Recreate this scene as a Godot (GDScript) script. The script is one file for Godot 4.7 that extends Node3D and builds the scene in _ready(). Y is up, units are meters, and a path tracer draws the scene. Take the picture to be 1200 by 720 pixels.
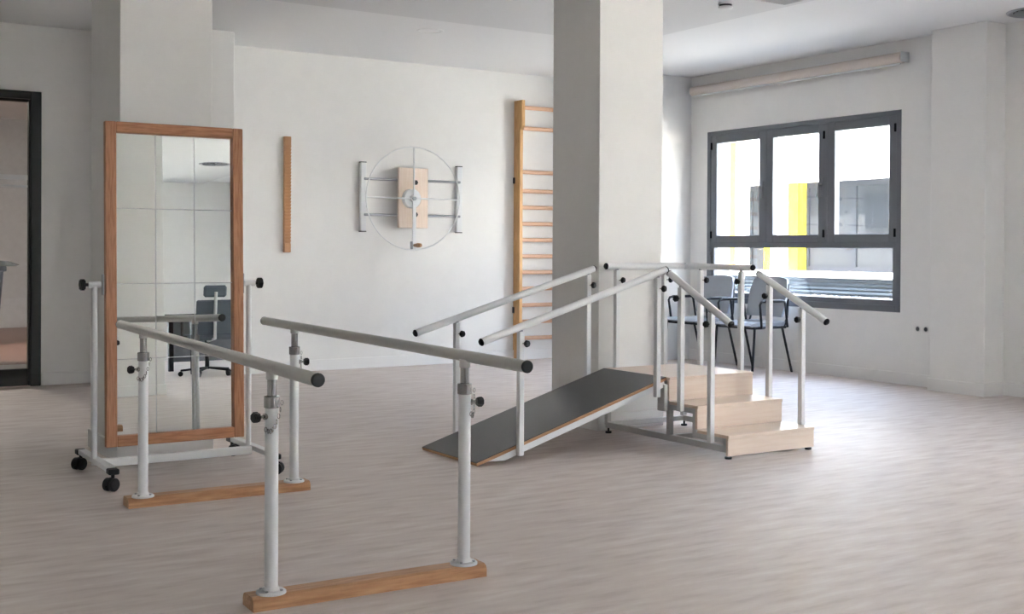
extends Node3D

const CEIL := 2.86
const ZB := -10.02
const XR := 8.077
const XR2 := 8.15
const ZF := 7.2
const XL := -2.2

var org := Vector3.ZERO
var M := {}

# ------------------------------------------------------------------ helpers
func mb() -> SurfaceTool:
	var st := SurfaceTool.new()
	st.begin(Mesh.PRIMITIVE_TRIANGLES)
	return st

func vt(st: SurfaceTool, v: Vector3, n: Vector3) -> void:
	st.set_normal(n)
	st.add_vertex(v - org)

func tri(st: SurfaceTool, a: Vector3, b: Vector3, c: Vector3, na: Vector3, nb: Vector3, nc: Vector3) -> void:
	var g := (b - a).cross(c - a)
	if g.dot(na + nb + nc) > 0.0:
		vt(st, a, na); vt(st, c, nc); vt(st, b, nb)
	else:
		vt(st, a, na); vt(st, b, nb); vt(st, c, nc)

func face(st: SurfaceTool, pts: Array, hint: Vector3) -> void:
	var n: Vector3 = (pts[1] - pts[0]).cross(pts[2] - pts[0]).normalized()
	if n.dot(hint) < 0.0:
		n = -n
	for i in range(1, pts.size() - 1):
		tri(st, pts[0], pts[i], pts[i + 1], n, n, n)

# chamfered box: centre, size, chamfer, orientation
func box(st: SurfaceTool, c: Vector3, s: Vector3, b := 0.003, o := Basis.IDENTITY) -> void:
	var h := s * 0.5
	b = minf(b, minf(h.x, minf(h.y, h.z)) * 0.9)
	var ax := [Vector3(1, 0, 0), Vector3(0, 1, 0), Vector3(0, 0, 1)]
	var P := func(sg: Vector3, f: int) -> Vector3:
		var v := Vector3(sg.x * (h.x - b), sg.y * (h.y - b), sg.z * (h.z - b))
		v[f] = sg[f] * h[f]
		return c + o * v
	for f in 3:
		var u := (f + 1) % 3
		var w := (f + 2) % 3
		for s1 in [-1.0, 1.0]:
			var pts := []
			for k in [[-1.0, -1.0], [1.0, -1.0], [1.0, 1.0], [-1.0, 1.0]]:
				var sg := Vector3.ZERO
				sg[f] = s1; sg[u] = k[0]; sg[w] = k[1]
				pts.append(P.call(sg, f))
			face(st, pts, o * (ax[f] * s1))
	if b <= 0.0002:
		return
	for f in 3:
		var u := (f + 1) % 3
		var w := (f + 2) % 3
		for su in [-1.0, 1.0]:
			for sw in [-1.0, 1.0]:
				var a := Vector3.ZERO
				a[f] = -1.0; a[u] = su; a[w] = sw
				var d := a
				d[f] = 1.0
				face(st, [P.call(a, u), P.call(d, u), P.call(d, w), P.call(a, w)], o * (ax[u] * su + ax[w] * sw))
	for sx in [-1.0, 1.0]:
		for sy in [-1.0, 1.0]:
			for sz in [-1.0, 1.0]:
				var sg := Vector3(sx, sy, sz)
				face(st, [P.call(sg, 0), P.call(sg, 1), P.call(sg, 2)], o * sg)

func mm(st: SurfaceTool, a: Vector3, b: Vector3, ch := 0.003) -> void:
	box(st, (a + b) * 0.5, (b - a).abs(), ch)

func frame_of(d: Vector3) -> Array:
	var t := Vector3.UP if absf(d.y) < 0.9 else Vector3.RIGHT
	var u := t.cross(d).normalized()
	return [u, d.cross(u).normalized()]

func tube(st: SurfaceTool, a: Vector3, b: Vector3, r: float, seg := 16, r2 := -1.0, caps := true) -> void:
	if r2 < 0.0:
		r2 = r
	var d := (b - a).normalized()
	var f := frame_of(d)
	for i in seg:
		var t0 := TAU * i / seg
		var t1 := TAU * (i + 1) / seg
		var n0: Vector3 = f[0] * cos(t0) + f[1] * sin(t0)
		var n1: Vector3 = f[0] * cos(t1) + f[1] * sin(t1)
		tri(st, a + n0 * r, b + n0 * r2, b + n1 * r2, n0, n0, n1)
		tri(st, a + n0 * r, b + n1 * r2, a + n1 * r, n0, n1, n1)
		if caps:
			tri(st, a, a + n0 * r, a + n1 * r, -d, -d, -d)
			tri(st, b, b + n0 * r2, b + n1 * r2, d, d, d)

# swept round bar along a polyline
func sweep(st: SurfaceTool, pts: Array, r: float, seg := 10, closed := false) -> void:
	var n := pts.size()
	var rings := []
	var u := Vector3.ZERO
	for i in n:
		var d: Vector3
		if closed:
			d = (pts[(i + 1) % n] - pts[(i - 1 + n) % n]).normalized()
		else:
			d = (pts[mini(i + 1, n - 1)] - pts[maxi(i - 1, 0)]).normalized()
		if i == 0:
			u = frame_of(d)[0]
		else:
			u = (u - d * u.dot(d)).normalized()
		var w := d.cross(u)
		var ring := []
		for k in seg:
			var t := TAU * k / seg
			ring.append(u * cos(t) + w * sin(t))
		rings.append(ring)
	for i in (n if closed else n - 1):
		var j := (i + 1) % n
		for k in seg:
			var l := (k + 1) % seg
			var a: Vector3 = rings[i][k]
			var b: Vector3 = rings[i][l]
			var c: Vector3 = rings[j][l]
			var e: Vector3 = rings[j][k]
			tri(st, pts[i] + a * r, pts[j] + e * r, pts[j] + c * r, a, e, c)
			tri(st, pts[i] + a * r, pts[j] + c * r, pts[i] + b * r, a, c, b)
	if not closed:
		for e in [[0, 1], [n - 1, n - 2]]:
			var nn: Vector3 = (pts[e[0]] - pts[e[1]]).normalized()
			for k in seg:
				tri(st, pts[e[0]], pts[e[0]] + rings[e[0]][k] * r, pts[e[0]] + rings[e[0]][(k + 1) % seg] * r, nn, nn, nn)

# lathe: profile of (radius, height) along axis d from point at
func lathe(st: SurfaceTool, at: Vector3, d: Vector3, prof: Array, seg := 20) -> void:
	d = d.normalized()
	var f := frame_of(d)
	for i in prof.size() - 1:
		var p: Vector2 = prof[i]
		var q: Vector2 = prof[i + 1]
		var e := q - p
		var nr := e.y
		var nh := -e.x
		for k in seg:
			var t0 := TAU * k / seg
			var t1 := TAU * (k + 1) / seg
			var o0: Vector3 = f[0] * cos(t0) + f[1] * sin(t0)
			var o1: Vector3 = f[0] * cos(t1) + f[1] * sin(t1)
			var n0 := (o0 * nr + d * nh).normalized()
			var n1 := (o1 * nr + d * nh).normalized()
			var a := at + o0 * p.x + d * p.y
			var b := at + o0 * q.x + d * q.y
			var c := at + o1 * q.x + d * q.y
			var g := at + o1 * p.x + d * p.y
			if q.x > 0.0:
				tri(st, a, b, c, n0, n0, n1)
			if p.x > 0.0:
				tri(st, a, c, g, n0, n1, n1)

# polygon in the plane (u, v) at point at, pushed along w by h
func prism(st: SurfaceTool, at: Vector3, u: Vector3, v: Vector3, poly: Array, h: float) -> void:
	var w := u.cross(v).normalized()
	var pk := PackedVector2Array(poly)
	var ids := Geometry2D.triangulate_polygon(pk)
	var area := 0.0
	for i in poly.size():
		area += poly[i].cross(poly[(i + 1) % poly.size()])
	var sg := signf(area)
	for i in range(0, ids.size(), 3):
		for e in [[0.0, -1.0], [h, 1.0]]:
			var q := []
			for k in 3:
				var p2: Vector2 = poly[ids[i + k]]
				q.append(at + u * p2.x + v * p2.y + w * e[0])
			face(st, q, w * e[1] * signf(h))
	for i in poly.size():
		var a: Vector2 = poly[i]
		var b: Vector2 = poly[(i + 1) % poly.size()]
		var A := at + u * a.x + v * a.y
		var B := at + u * b.x + v * b.y
		var nn := (u * (b.y - a.y) - v * (b.x - a.x)) * sg
		face(st, [A, B, B + w * h, A + w * h], nn)

# tapered bar of square section, lying from a to b, with width/height
func bar(st: SurfaceTool, a: Vector3, b: Vector3, wx: float, wy: float, ch := 0.002, side := Vector3.ZERO) -> void:
	var d := (b - a).normalized()
	var s := side
	if s == Vector3.ZERO:
		s = Vector3.UP.cross(d)
		if s.length() < 0.01:
			s = Vector3.RIGHT
	s = (s - d * s.dot(d)).normalized()
	var up := d.cross(s)
	box(st, (a + b) * 0.5, Vector3(wx, wy, (b - a).length()), ch, Basis(s, up, d))

func uniq(parent: Node, called: String) -> String:
	if not parent.has_node(NodePath(called)):
		return called
	var i := 1
	while parent.has_node(NodePath("%s_%03d" % [called, i])):
		i += 1
	return "%s_%03d" % [called, i]

func obj(called: String, st: SurfaceTool, m: Material, parent: Node = self) -> MeshInstance3D:
	var o := MeshInstance3D.new()
	o.mesh = st.commit()
	o.material_override = m
	o.name = uniq(parent, called)
	o.cast_shadow = GeometryInstance3D.SHADOW_CASTING_SETTING_ON
	parent.add_child(o, true)
	if parent == self and org != Vector3.ZERO:
		o.position = org
	return o

func tag(o: Node, label: String, category := "", group := "", kind := "") -> Node:
	if label: o.set_meta("label", label)
	if category: o.set_meta("category", category)
	if group: o.set_meta("group", group)
	if kind: o.set_meta("kind", kind)
	return o

# a thing of several parts; shapes built after this are given in world coordinates
func thing(called: String, at: Vector3, label: String, category: String, group := "") -> Node3D:
	var o := Node3D.new()
	o.name = uniq(self, called)
	add_child(o, true)
	o.position = at
	org = at
	tag(o, label, category, group)
	return o

func setting(called: String, st: SurfaceTool, m: Material, label: String, category := "") -> MeshInstance3D:
	var o := obj(called, st, m)
	tag(o, label, category, "", "structure")
	return o

# ------------------------------------------------------------------ materials
func flat(c: Color, rough := 0.5, metal := 0.0, spec := 0.5) -> StandardMaterial3D:
	var m := StandardMaterial3D.new()
	m.albedo_color = c
	m.roughness = rough
	m.metallic = metal
	m.metallic_specular = spec
	return m

func noise_tex(seed_: int, freq: float, oct: int, cols: Array, size := 512, lo := 0.0, hi := 1.0) -> NoiseTexture2D:
	var n := FastNoiseLite.new()
	n.seed = seed_
	n.noise_type = FastNoiseLite.TYPE_SIMPLEX_SMOOTH
	n.frequency = freq
	n.fractal_type = FastNoiseLite.FRACTAL_FBM
	n.fractal_octaves = oct
	n.fractal_gain = 0.55
	var g := Gradient.new()
	var offs := PackedFloat32Array()
	var cc := PackedColorArray()
	for i in cols.size():
		offs.append(lerpf(lo, hi, float(i) / (cols.size() - 1)))
		cc.append(cols[i])
	g.offsets = offs
	g.colors = cc
	var t := NoiseTexture2D.new()
	t.width = size
	t.height = size
	t.seamless = true
	t.noise = n
	t.color_ramp = g
	return t

func grained(tex: Texture2D, scale_: Vector3, rough: float, spec := 0.5) -> StandardMaterial3D:
	var m := StandardMaterial3D.new()
	m.albedo_texture = tex
	m.uv1_triplanar = true
	m.uv1_scale = scale_
	m.roughness = rough
	m.metallic_specular = spec
	return m

func rgb(r: float, g: float, b: float) -> Color:
	return Color(r / 255.0, g / 255.0, b / 255.0)

func make_materials() -> void:
	M.wall = grained(noise_tex(3, 0.02, 4, [rgb(243, 241, 237), rgb(245, 243, 239)], 256), Vector3(0.7, 0.7, 0.7), 0.75, 0.3)
	M.ceiling = flat(rgb(245, 244, 242), 0.85, 0.0, 0.2)
	M.ceiling_tile = flat(rgb(232, 231, 229), 0.9, 0.0, 0.1)
	M.board = flat(rgb(246, 244, 241), 0.7, 0.0, 0.3)
	var fl := grained(noise_tex(11, 0.011, 6, [rgb(207, 193, 185), rgb(217, 204, 197), rgb(222, 210, 203), rgb(229, 219, 213)], 1024, 0.15, 0.85), Vector3(0.22, 0.5, 1.1), 0.54, 0.5)
	fl.uv1_world_triplanar = true
	M.floor = fl
	var beech := noise_tex(21, 0.02, 4, [rgb(182, 132, 92), rgb(198, 149, 107), rgb(209, 161, 119)], 512, 0.2, 0.8)
	M.beech_x = grained(beech, Vector3(0.5, 6, 6), 0.42)
	M.beech_y = grained(beech, Vector3(6, 0.5, 6), 0.42)
	var maple := noise_tex(27, 0.02, 4, [rgb(196, 146, 104), rgb(212, 164, 122)], 256)
	M.ladder_y = grained(maple, Vector3(6, 0.5, 6), 0.45)
	M.ladder_x = grained(maple, Vector3(0.5, 6, 6), 0.45)
	var cherry := noise_tex(22, 0.02, 4, [rgb(170, 114, 78), rgb(188, 132, 94), rgb(198, 142, 104)], 512, 0.2, 0.8)
	M.cherry_x = grained(cherry, Vector3(0.6, 7, 7), 0.4)
	M.cherry_y = grained(cherry, Vector3(7, 0.6, 7), 0.4)
	var birch := noise_tex(23, 0.015, 4, [rgb(238, 215, 195), rgb(241, 220, 201), rgb(244, 224, 206)], 512, 0.2, 0.8)
	M.birch_x = grained(birch, Vector3(0.35, 5, 5), 0.38)
	M.birch_y = grained(birch, Vector3(5, 0.35, 5), 0.38)
	var pine := noise_tex(24, 0.02, 4, [rgb(200, 150, 92), rgb(216, 168, 110), rgb(226, 182, 128)], 512, 0.2, 0.8)
	M.pine_y = grained(pine, Vector3(7, 0.5, 7), 0.45)
	var rung := noise_tex(25, 0.02, 4, [rgb(214, 168, 134), rgb(226, 184, 152)], 256)
	M.rung = grained(rung, Vector3(0.5, 7, 7), 0.45)
	M.ply = grained(noise_tex(26, 0.03, 3, [rgb(176, 130, 92), rgb(205, 163, 122)], 256), Vector3(0.6, 12, 0.6), 0.6)
	M.white = flat(rgb(238, 238, 237), 0.35)
	M.rail = flat(rgb(210, 208, 203), 0.32)
	M.grey_paint = flat(rgb(216, 215, 212), 0.4)
	M.chrome = flat(rgb(164, 163, 160), 0.12, 1.0)
	M.steel = flat(rgb(160, 162, 165), 0.35, 1.0)
	M.black = flat(rgb(26, 26, 27), 0.45)
	M.rubber = flat(rgb(34, 34, 35), 0.65, 0.0, 0.3)
	M.deck = grained(noise_tex(31, 0.08, 4, [rgb(54, 56, 57), rgb(64, 66, 67)], 256), Vector3(3, 3, 3), 0.34, 0.5)
	M.mirror = flat(rgb(236, 240, 238), 0.0, 1.0)
	M.line = flat(rgb(206, 208, 208), 0.5)
	M.frame = flat(rgb(108, 112, 118), 0.45)
	M.door = flat(rgb(22, 24, 25), 0.4)
	M.fabric = grained(noise_tex(41, 0.2, 3, [rgb(164, 169, 176), rgb(180, 185, 192)], 256), Vector3(5, 5, 5), 0.9, 0.2)
	M.mesh_cloth = grained(noise_tex(42, 0.2, 3, [rgb(84, 92, 99), rgb(112, 120, 127)], 256), Vector3(9, 9, 9), 0.85, 0.2)
	M.chair_metal = flat(rgb(52, 54, 57), 0.4, 0.3)
	M.silver = flat(rgb(170, 172, 175), 0.3, 0.8)
	M.plastic = flat(rgb(224, 224, 221), 0.4)
	M.dark = flat(rgb(54, 55, 57), 0.6)
	M.blind = flat(rgb(218, 205, 194), 0.6)
	var g := StandardMaterial3D.new()
	g.albedo_color = Color(0.95, 0.98, 0.98, 0.06)
	g.transparency = BaseMaterial3D.TRANSPARENCY_ALPHA
	g.roughness = 0.0
	M.glass = g
	var fz := StandardMaterial3D.new()
	fz.albedo_color = Color(0.95, 0.96, 0.96, 0.8)
	fz.transparency = BaseMaterial3D.TRANSPARENCY_ALPHA
	fz.roughness = 0.1
	M.frost = fz
	M.render = grained(noise_tex(51, 0.05, 4, [rgb(232, 231, 226), rgb(240, 239, 235)], 256), Vector3(1, 1, 1), 0.9, 0.1)
	M.yellow = flat(rgb(232, 190, 24), 0.8, 0.0, 0.1)
	M.cream = flat(rgb(228, 172, 48), 0.8, 0.0, 0.1)
	M.alu = flat(rgb(28, 29, 32), 0.5, 0.0, 0.1)
	M.far_pane = flat(rgb(34, 35, 36), 0.4, 0.0, 0.05)
	M.far_panel = flat(rgb(16, 18, 21), 0.5, 0.0, 0.05)
	M.cladding = flat(rgb(28, 34, 40), 0.5, 0.0, 0.15)
	M.gravel = grained(noise_tex(52, 0.3, 2, [rgb(58, 57, 55), rgb(160, 158, 154)], 256), Vector3(2, 2, 2), 0.9, 0.1)
	M.ground = flat(rgb(120, 120, 116), 0.9, 0.0, 0.1)
	M.bounce_paving = grained(noise_tex(55, 0.04, 4, [rgb(206, 202, 192), rgb(222, 218, 208)], 256), Vector3(1, 1, 1), 0.9, 0.1)
	M.concrete = grained(noise_tex(53, 0.04, 4, [rgb(200, 200, 200), rgb(210, 210, 210)], 256), Vector3(1, 1, 1), 0.8, 0.2)
	M.brick_floor = grained(noise_tex(54, 0.03, 4, [rgb(120, 90, 80), rgb(146, 112, 100)], 256), Vector3(0.5, 3, 3), 0.6)
	M.bin = flat(rgb(62, 76, 104), 0.5)
	M.bin_lid = flat(rgb(44, 47, 52), 0.5)

# ------------------------------------------------------------------ main
func _ready() -> void:
	set_view()
	make_materials()
	build_room()
	build_windows()
	build_door()
	build_outside()
	build_parallel_bars()
	build_mirror()
	build_stairs()
	build_wheel()
	build_finger_ladder()
	build_wall_bars()
	build_chairs()
	build_office()
	build_ceiling_fittings()
	build_small()

func set_view() -> void:
	var f := 1398.85
	var pitch := -0.0067
	var roll := 0.0052
	var yaw := 0.5695
	var fwd := Vector3(sin(yaw) * cos(pitch), sin(pitch), -cos(yaw) * cos(pitch))
	var r0 := Vector3(cos(yaw), 0, sin(yaw))
	var u0 := r0.cross(fwd)
	var r := r0 * cos(roll) + u0 * sin(roll)
	var u := u0 * cos(roll) - r0 * sin(roll)
	var cam := Camera3D.new()
	cam.name = "camera"
	add_child(cam)
	cam.transform = Transform3D(Basis(r, u, -fwd), Vector3(0, 1.1, 0))
	var near := 0.1
	cam.set_frustum(near * 720.0 / f, Vector2(0, -near * 57.6 / f), near, 200.0)
	cam.current = true

	var env := Environment.new()
	env.background_mode = Environment.BG_SKY
	var sm := ProceduralSkyMaterial.new()
	sm.sky_top_color = rgb(184, 204, 234)
	sm.sky_horizon_color = rgb(226, 232, 240)
	sm.ground_horizon_color = rgb(190, 188, 182)
	sm.ground_bottom_color = rgb(150, 148, 142)
	sm.sun_angle_max = 1.0
	var sky := Sky.new()
	sky.sky_material = sm
	env.sky = sky
	env.background_energy_multiplier = 1.6
	env.ambient_light_source = Environment.AMBIENT_SOURCE_SKY
	env.tonemap_mode = Environment.TONE_MAPPER_LINEAR
	env.tonemap_exposure = 16.8
	env.sdfgi_enabled = true
	env.ssao_enabled = true
	env.ssil_enabled = true
	var we := WorldEnvironment.new()
	we.name = "environment"
	we.environment = env
	add_child(we)

	var sun := DirectionalLight3D.new()
	sun.name = "sun"
	add_child(sun)
	# the sun stands high behind this building and shines on the house across the yard
	sun.look_at_from_position(Vector3.ZERO, Vector3(0.34, -0.94, 0.05), Vector3.UP)
	sun.light_color = Color(1.0, 0.99, 0.975)
	sun.light_energy = 2.6
	sun.light_angular_distance = 0.5
	sun.shadow_enabled = true

# ------------------------------------------------------------------ room
func build_room() -> void:
	org = Vector3.ZERO
	var st := mb()
	mm(st, Vector3(XL - 0.25, -0.25, ZB), Vector3(XR2 + 0.25, 0, ZF + 0.25), 0.0)
	setting("floor", st, M.floor, "grey beige wood-look vinyl floor of the therapy room", "floor")
	st = mb()
	mm(st, Vector3(XL - 0.25, CEIL, ZB - 0.25), Vector3(XR2 + 0.25, 3.2, ZF + 0.25), 0.0)
	setting("ceiling", st, M.ceiling, "white plaster ceiling", "ceiling")
	st = mb()
	mm(st, Vector3(XL, 2.83, -7.915), Vector3(6.185, CEIL, ZF), 0.0)
	setting("trim_1", st, M.ceiling_tile, "slightly lowered white middle field of the ceiling", "ceiling panel")

	# back wall with the opening of the glass door
	st = mb()
	mm(st, Vector3(1.965, 0, ZB - 0.25), Vector3(XR + 0.25, CEIL, ZB), 0.0)
	mm(st, Vector3(XL - 0.25, 0, ZB - 0.25), Vector3(0.9, CEIL, ZB), 0.0)
	mm(st, Vector3(0.9, 2.335, ZB - 0.25), Vector3(1.965, CEIL, ZB), 0.0)
	setting("wall_back", st, M.wall, "white back wall carrying the shoulder wheel", "wall")
	st = mb()
	mm(st, Vector3(2.6, 0, ZB), Vector3(3.33, CEIL, -9.4), 0.004)
	setting("wall_back_pier", st, M.wall, "white pier of the back wall behind the mirror pillar", "wall")
	st = mb()
	mm(st, Vector3(7.45, 0, ZB), Vector3(XR + 0.1, CEIL, -9.25), 0.004)
	setting("wall_corner_pier", st, M.wall, "white corner pier left of the window", "wall")
	st = mb()
	mm(st, Vector3(XL - 0.25, 0, ZB - 0.25), Vector3(XL, CEIL, ZF + 0.25), 0.0)
	setting("wall_left", st, M.wall, "white left wall outside the picture", "wall")
	st = mb()
	mm(st, Vector3(XL, 0, ZF), Vector3(3.4, CEIL, ZF + 0.25), 0.0)
	mm(st, Vector3(4.6, 0, ZF), Vector3(XR2 + 0.25, CEIL, ZF + 0.25), 0.0)
	mm(st, Vector3(3.4, 2.4, ZF), Vector3(4.6, CEIL, ZF + 0.25), 0.0)
	mm(st, Vector3(3.4, 0, ZF), Vector3(4.6, 0.2, ZF + 0.25), 0.0)
	setting("wall_front", st, M.wall, "white wall seen only in the mirror", "wall")

	# window wall
	st = mb()
	var x0 := XR
	var x1 := XR + 0.3
	wall_with_holes(st, x0, x1, ZB, -5.9, [[-9.0, -6.62, 0.595, 2.285]])
	setting("wall_right", st, M.wall, "white window wall above and below the grey window", "wall")
	st = mb()
	wall_with_holes(st, XR2, x1, -5.9, ZF, [[-3.2, -0.8, 0.595, 2.285], [1.6, 4.0, 0.595, 2.285]])
	setting("wall_right_front", st, M.wall, "white stretch of window wall at the right edge", "wall")
	st = mb()
	mm(st, Vector3(7.915, 0, -6.2), Vector3(XR2 + 0.05, CEIL, -5.7), 0.006)
	setting("wall_right_pier", st, M.wall, "white pier projecting from the window wall", "wall")

	# pillars
	for d in [["pillar", Vector3(1.595, 0, -6.8), Vector3(2.075, CEIL, -6.2), "white square pillar behind the mirror"],
			["pillar", Vector3(4.36, 0, -6.33), Vector3(4.855, CEIL, -5.83), "white square pillar behind the ramp platform"],
			["pillar", Vector3(2.85, 0, -0.3), Vector3(3.33, CEIL, 0.2), "white square pillar seen only in the mirror"]]:
		st = mb()
		mm(st, d[1], d[2], 0.003)
		var p := setting(d[0], st, M.wall, d[3], "pillar")
		st = mb()
		mm(st, Vector3(d[1].x - 0.012, 0, d[1].z - 0.012), Vector3(d[2].x + 0.012, 0.1, d[2].z + 0.012), 0.003)
		obj("baseboard", st, M.board, p)

	# baseboards
	st = mb()
	mm(st, Vector3(1.97, 0, ZB), Vector3(2.6, 0.1, ZB + 0.014), 0.003)
	mm(st, Vector3(3.33, 0, ZB), Vector3(7.45, 0.1, ZB + 0.014), 0.003)
	setting("baseboard_back", st, M.board, "white baseboard along the back wall", "baseboard")
	st = mb()
	mm(st, Vector3(XR - 0.014, 0, -9.25), Vector3(XR, 0.1, -6.2), 0.003)
	mm(st, Vector3(7.901, 0, -6.21), Vector3(7.915, 0.1, -5.686), 0.003)
	mm(st, Vector3(7.915, 0, -5.7), Vector3(XR2, 0.1, -5.686), 0.003)
	mm(st, Vector3(XR2 - 0.014, 0, -5.686), Vector3(XR2, 0.1, ZF), 0.003)
	setting("baseboard_right", st, M.board, "white baseboard along the window wall", "baseboard")
	st = mb()
	mm(st, Vector3(XL, 0, ZF - 0.014), Vector3(XR2 - 0.014, 0.1, ZF), 0.003)
	setting("baseboard_front", st, M.board, "white baseboard seen only in the mirror", "baseboard")

func wall_with_holes(st: SurfaceTool, x0: float, x1: float, z0: float, z1: float, holes: Array) -> void:
	var z := z0
	for h in holes:
		mm(st, Vector3(x0, 0, z), Vector3(x1, CEIL, h[0]), 0.0)
		mm(st, Vector3(x0, 0, h[0]), Vector3(x1, h[2], h[1]), 0.0)
		mm(st, Vector3(x0, h[3], h[0]), Vector3(x1, CEIL, h[1]), 0.0)
		z = h[1]
	mm(st, Vector3(x0, 0, z), Vector3(x1, CEIL, z1), 0.0)

# ------------------------------------------------------------------ windows
func build_windows() -> void:
	var n := 1
	for d in [[XR, -9.0, -6.62], [XR2, -3.2, -0.8], [XR2, 1.6, 4.0]]:
		window(n, d[0], d[1], d[2])
		n += 1
	# unseen glazed opening, added behind the camera to let in fill light
	var w := thing("window_4", Vector3(4.0, 0.2, ZF), "unseen grey two-leaf glazed opening added behind the camera for fill light", "window")
	w.set_meta("kind", "structure")
	for i in 2:
		var st := mb()
		var a := 3.4 + i * 0.6
		mm(st, Vector3(a, 0.2, ZF + 0.1), Vector3(a + 0.06, 2.4, ZF + 0.17), 0.004)
		mm(st, Vector3(a + 0.54, 0.2, ZF + 0.1), Vector3(a + 0.6, 2.4, ZF + 0.17), 0.004)
		mm(st, Vector3(a + 0.06, 0.2, ZF + 0.1), Vector3(a + 0.54, 0.29, ZF + 0.17), 0.004)
		mm(st, Vector3(a + 0.06, 2.32, ZF + 0.1), Vector3(a + 0.54, 2.4, ZF + 0.17), 0.004)
		var s := obj("sash", st, M.frame, w)
		st = mb()
		mm(st, Vector3(a + 0.06, 0.29, ZF + 0.13), Vector3(a + 0.54, 2.32, ZF + 0.136), 0.0)
		obj("pane", st, M.glass, s)
	org = Vector3.ZERO

func ring_bars(st: SurfaceTool, x0: float, x1: float, z0: float, z1: float, y0: float, y1: float, wz: float, wb: float, wt: float, ch := 0.004) -> void:
	mm(st, Vector3(x0, y0, z0), Vector3(x1, y1, z0 + wz), ch)
	mm(st, Vector3(x0, y0, z1 - wz), Vector3(x1, y1, z1), ch)
	mm(st, Vector3(x0, y0, z0 + wz), Vector3(x1, y0 + wb, z1 - wz), ch)
	mm(st, Vector3(x0, y1 - wt, z0 + wz), Vector3(x1, y1, z1 - wz), ch)

func window(n: int, x: float, z0: float, z1: float) -> void:
	var y0 := 0.595
	var y1 := 2.285
	var w := thing("window_%d" % n, Vector3(x, y0, (z0 + z1) * 0.5), ["dark grey three-casement window over the visitor chairs", "dark grey three-casement window outside the picture, nearest the pier", "dark grey three-casement window outside the picture, behind the camera"][n - 1], "window")
	w.set_meta("kind", "structure")
	var st := mb()
	ring_bars(st, x - 0.006, x + 0.075, z0, z1, y0, y1, 0.05, 0.055, 0.045)
	mm(st, Vector3(x - 0.004, 1.133, z0 + 0.05), Vector3(x + 0.075, 1.182, z1 - 0.05), 0.004)
	var zz := [z0 + 0.05, z0 + 0.785, z0 + 0.835, z0 + 1.535, z0 + 1.565, z1 - 0.05]
	zz = [z0 + 0.05, z0 + 0.80, z0 + 0.82, z0 + 1.545, z0 + 1.575, z1 - 0.05]
	mm(st, Vector3(x, 1.182, zz[1]), Vector3(x + 0.07, y1 - 0.045, zz[2]), 0.003)
	mm(st, Vector3(x, 1.182, zz[3]), Vector3(x + 0.07, y1 - 0.045, zz[4]), 0.003)
	obj("frame", st, M.frame, w)
	for i in 3:
		var a: float = zz[i * 2]
		var b: float = zz[i * 2 + 1]
		st = mb()
		ring_bars(st, x + 0.002, x + 0.065, a - 0.003, b + 0.003, 1.178, y1 - 0.042, 0.083, 0.074, 0.077)
		var s := obj("sash", st, M.frame, w)
		st = mb()
		mm(st, Vector3(x + 0.035, 1.245, a + 0.075), Vector3(x + 0.041, y1 - 0.115, b - 0.075), 0.0)
		obj("pane", st, M.glass, s)
		# hinges
		var hz := b - 0.01 if i > 0 else a + 0.01
		for hy in [1.26, 2.14]:
			st = mb()
			mm(st, Vector3(x - 0.012, hy - 0.035, hz - 0.009), Vector3(x + 0.002, hy + 0.035, hz + 0.009), 0.003)
			obj("hinge", st, M.alu, s)
		if i < 2:
			st = mb()
			var hz2 := b - 0.035 if i == 0 else b - 0.035
			mm(st, Vector3(x - 0.008, 1.60, hz2 - 0.014), Vector3(x + 0.003, 1.76, hz2 + 0.014), 0.004)
			obj("handle_plate", st, M.frame, s)
			st = mb()
			tube(st, Vector3(x - 0.006, 1.70, hz2), Vector3(x - 0.05, 1.70, hz2), 0.008, 10)
			bar(st, Vector3(x - 0.047, 1.71, hz2), Vector3(x - 0.047, 1.585, hz2 - 0.02), 0.014, 0.018, 0.004)
			obj("handle", st, M.silver, s)
	st = mb()
	ring_bars(st, x + 0.01, x + 0.06, z0 + 0.05, z1 - 0.05, y0 + 0.055, 1.133, 0.042, 0.045, 0.003, 0.002)
	var bead := obj("glazing_bead", st, M.frame, w)
	st = mb()
	mm(st, Vector3(x + 0.032, y0 + 0.095, z0 + 0.088), Vector3(x + 0.038, 1.133, z1 - 0.088), 0.0)
	obj("pane", st, M.glass, bead)
	org = Vector3.ZERO

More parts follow.
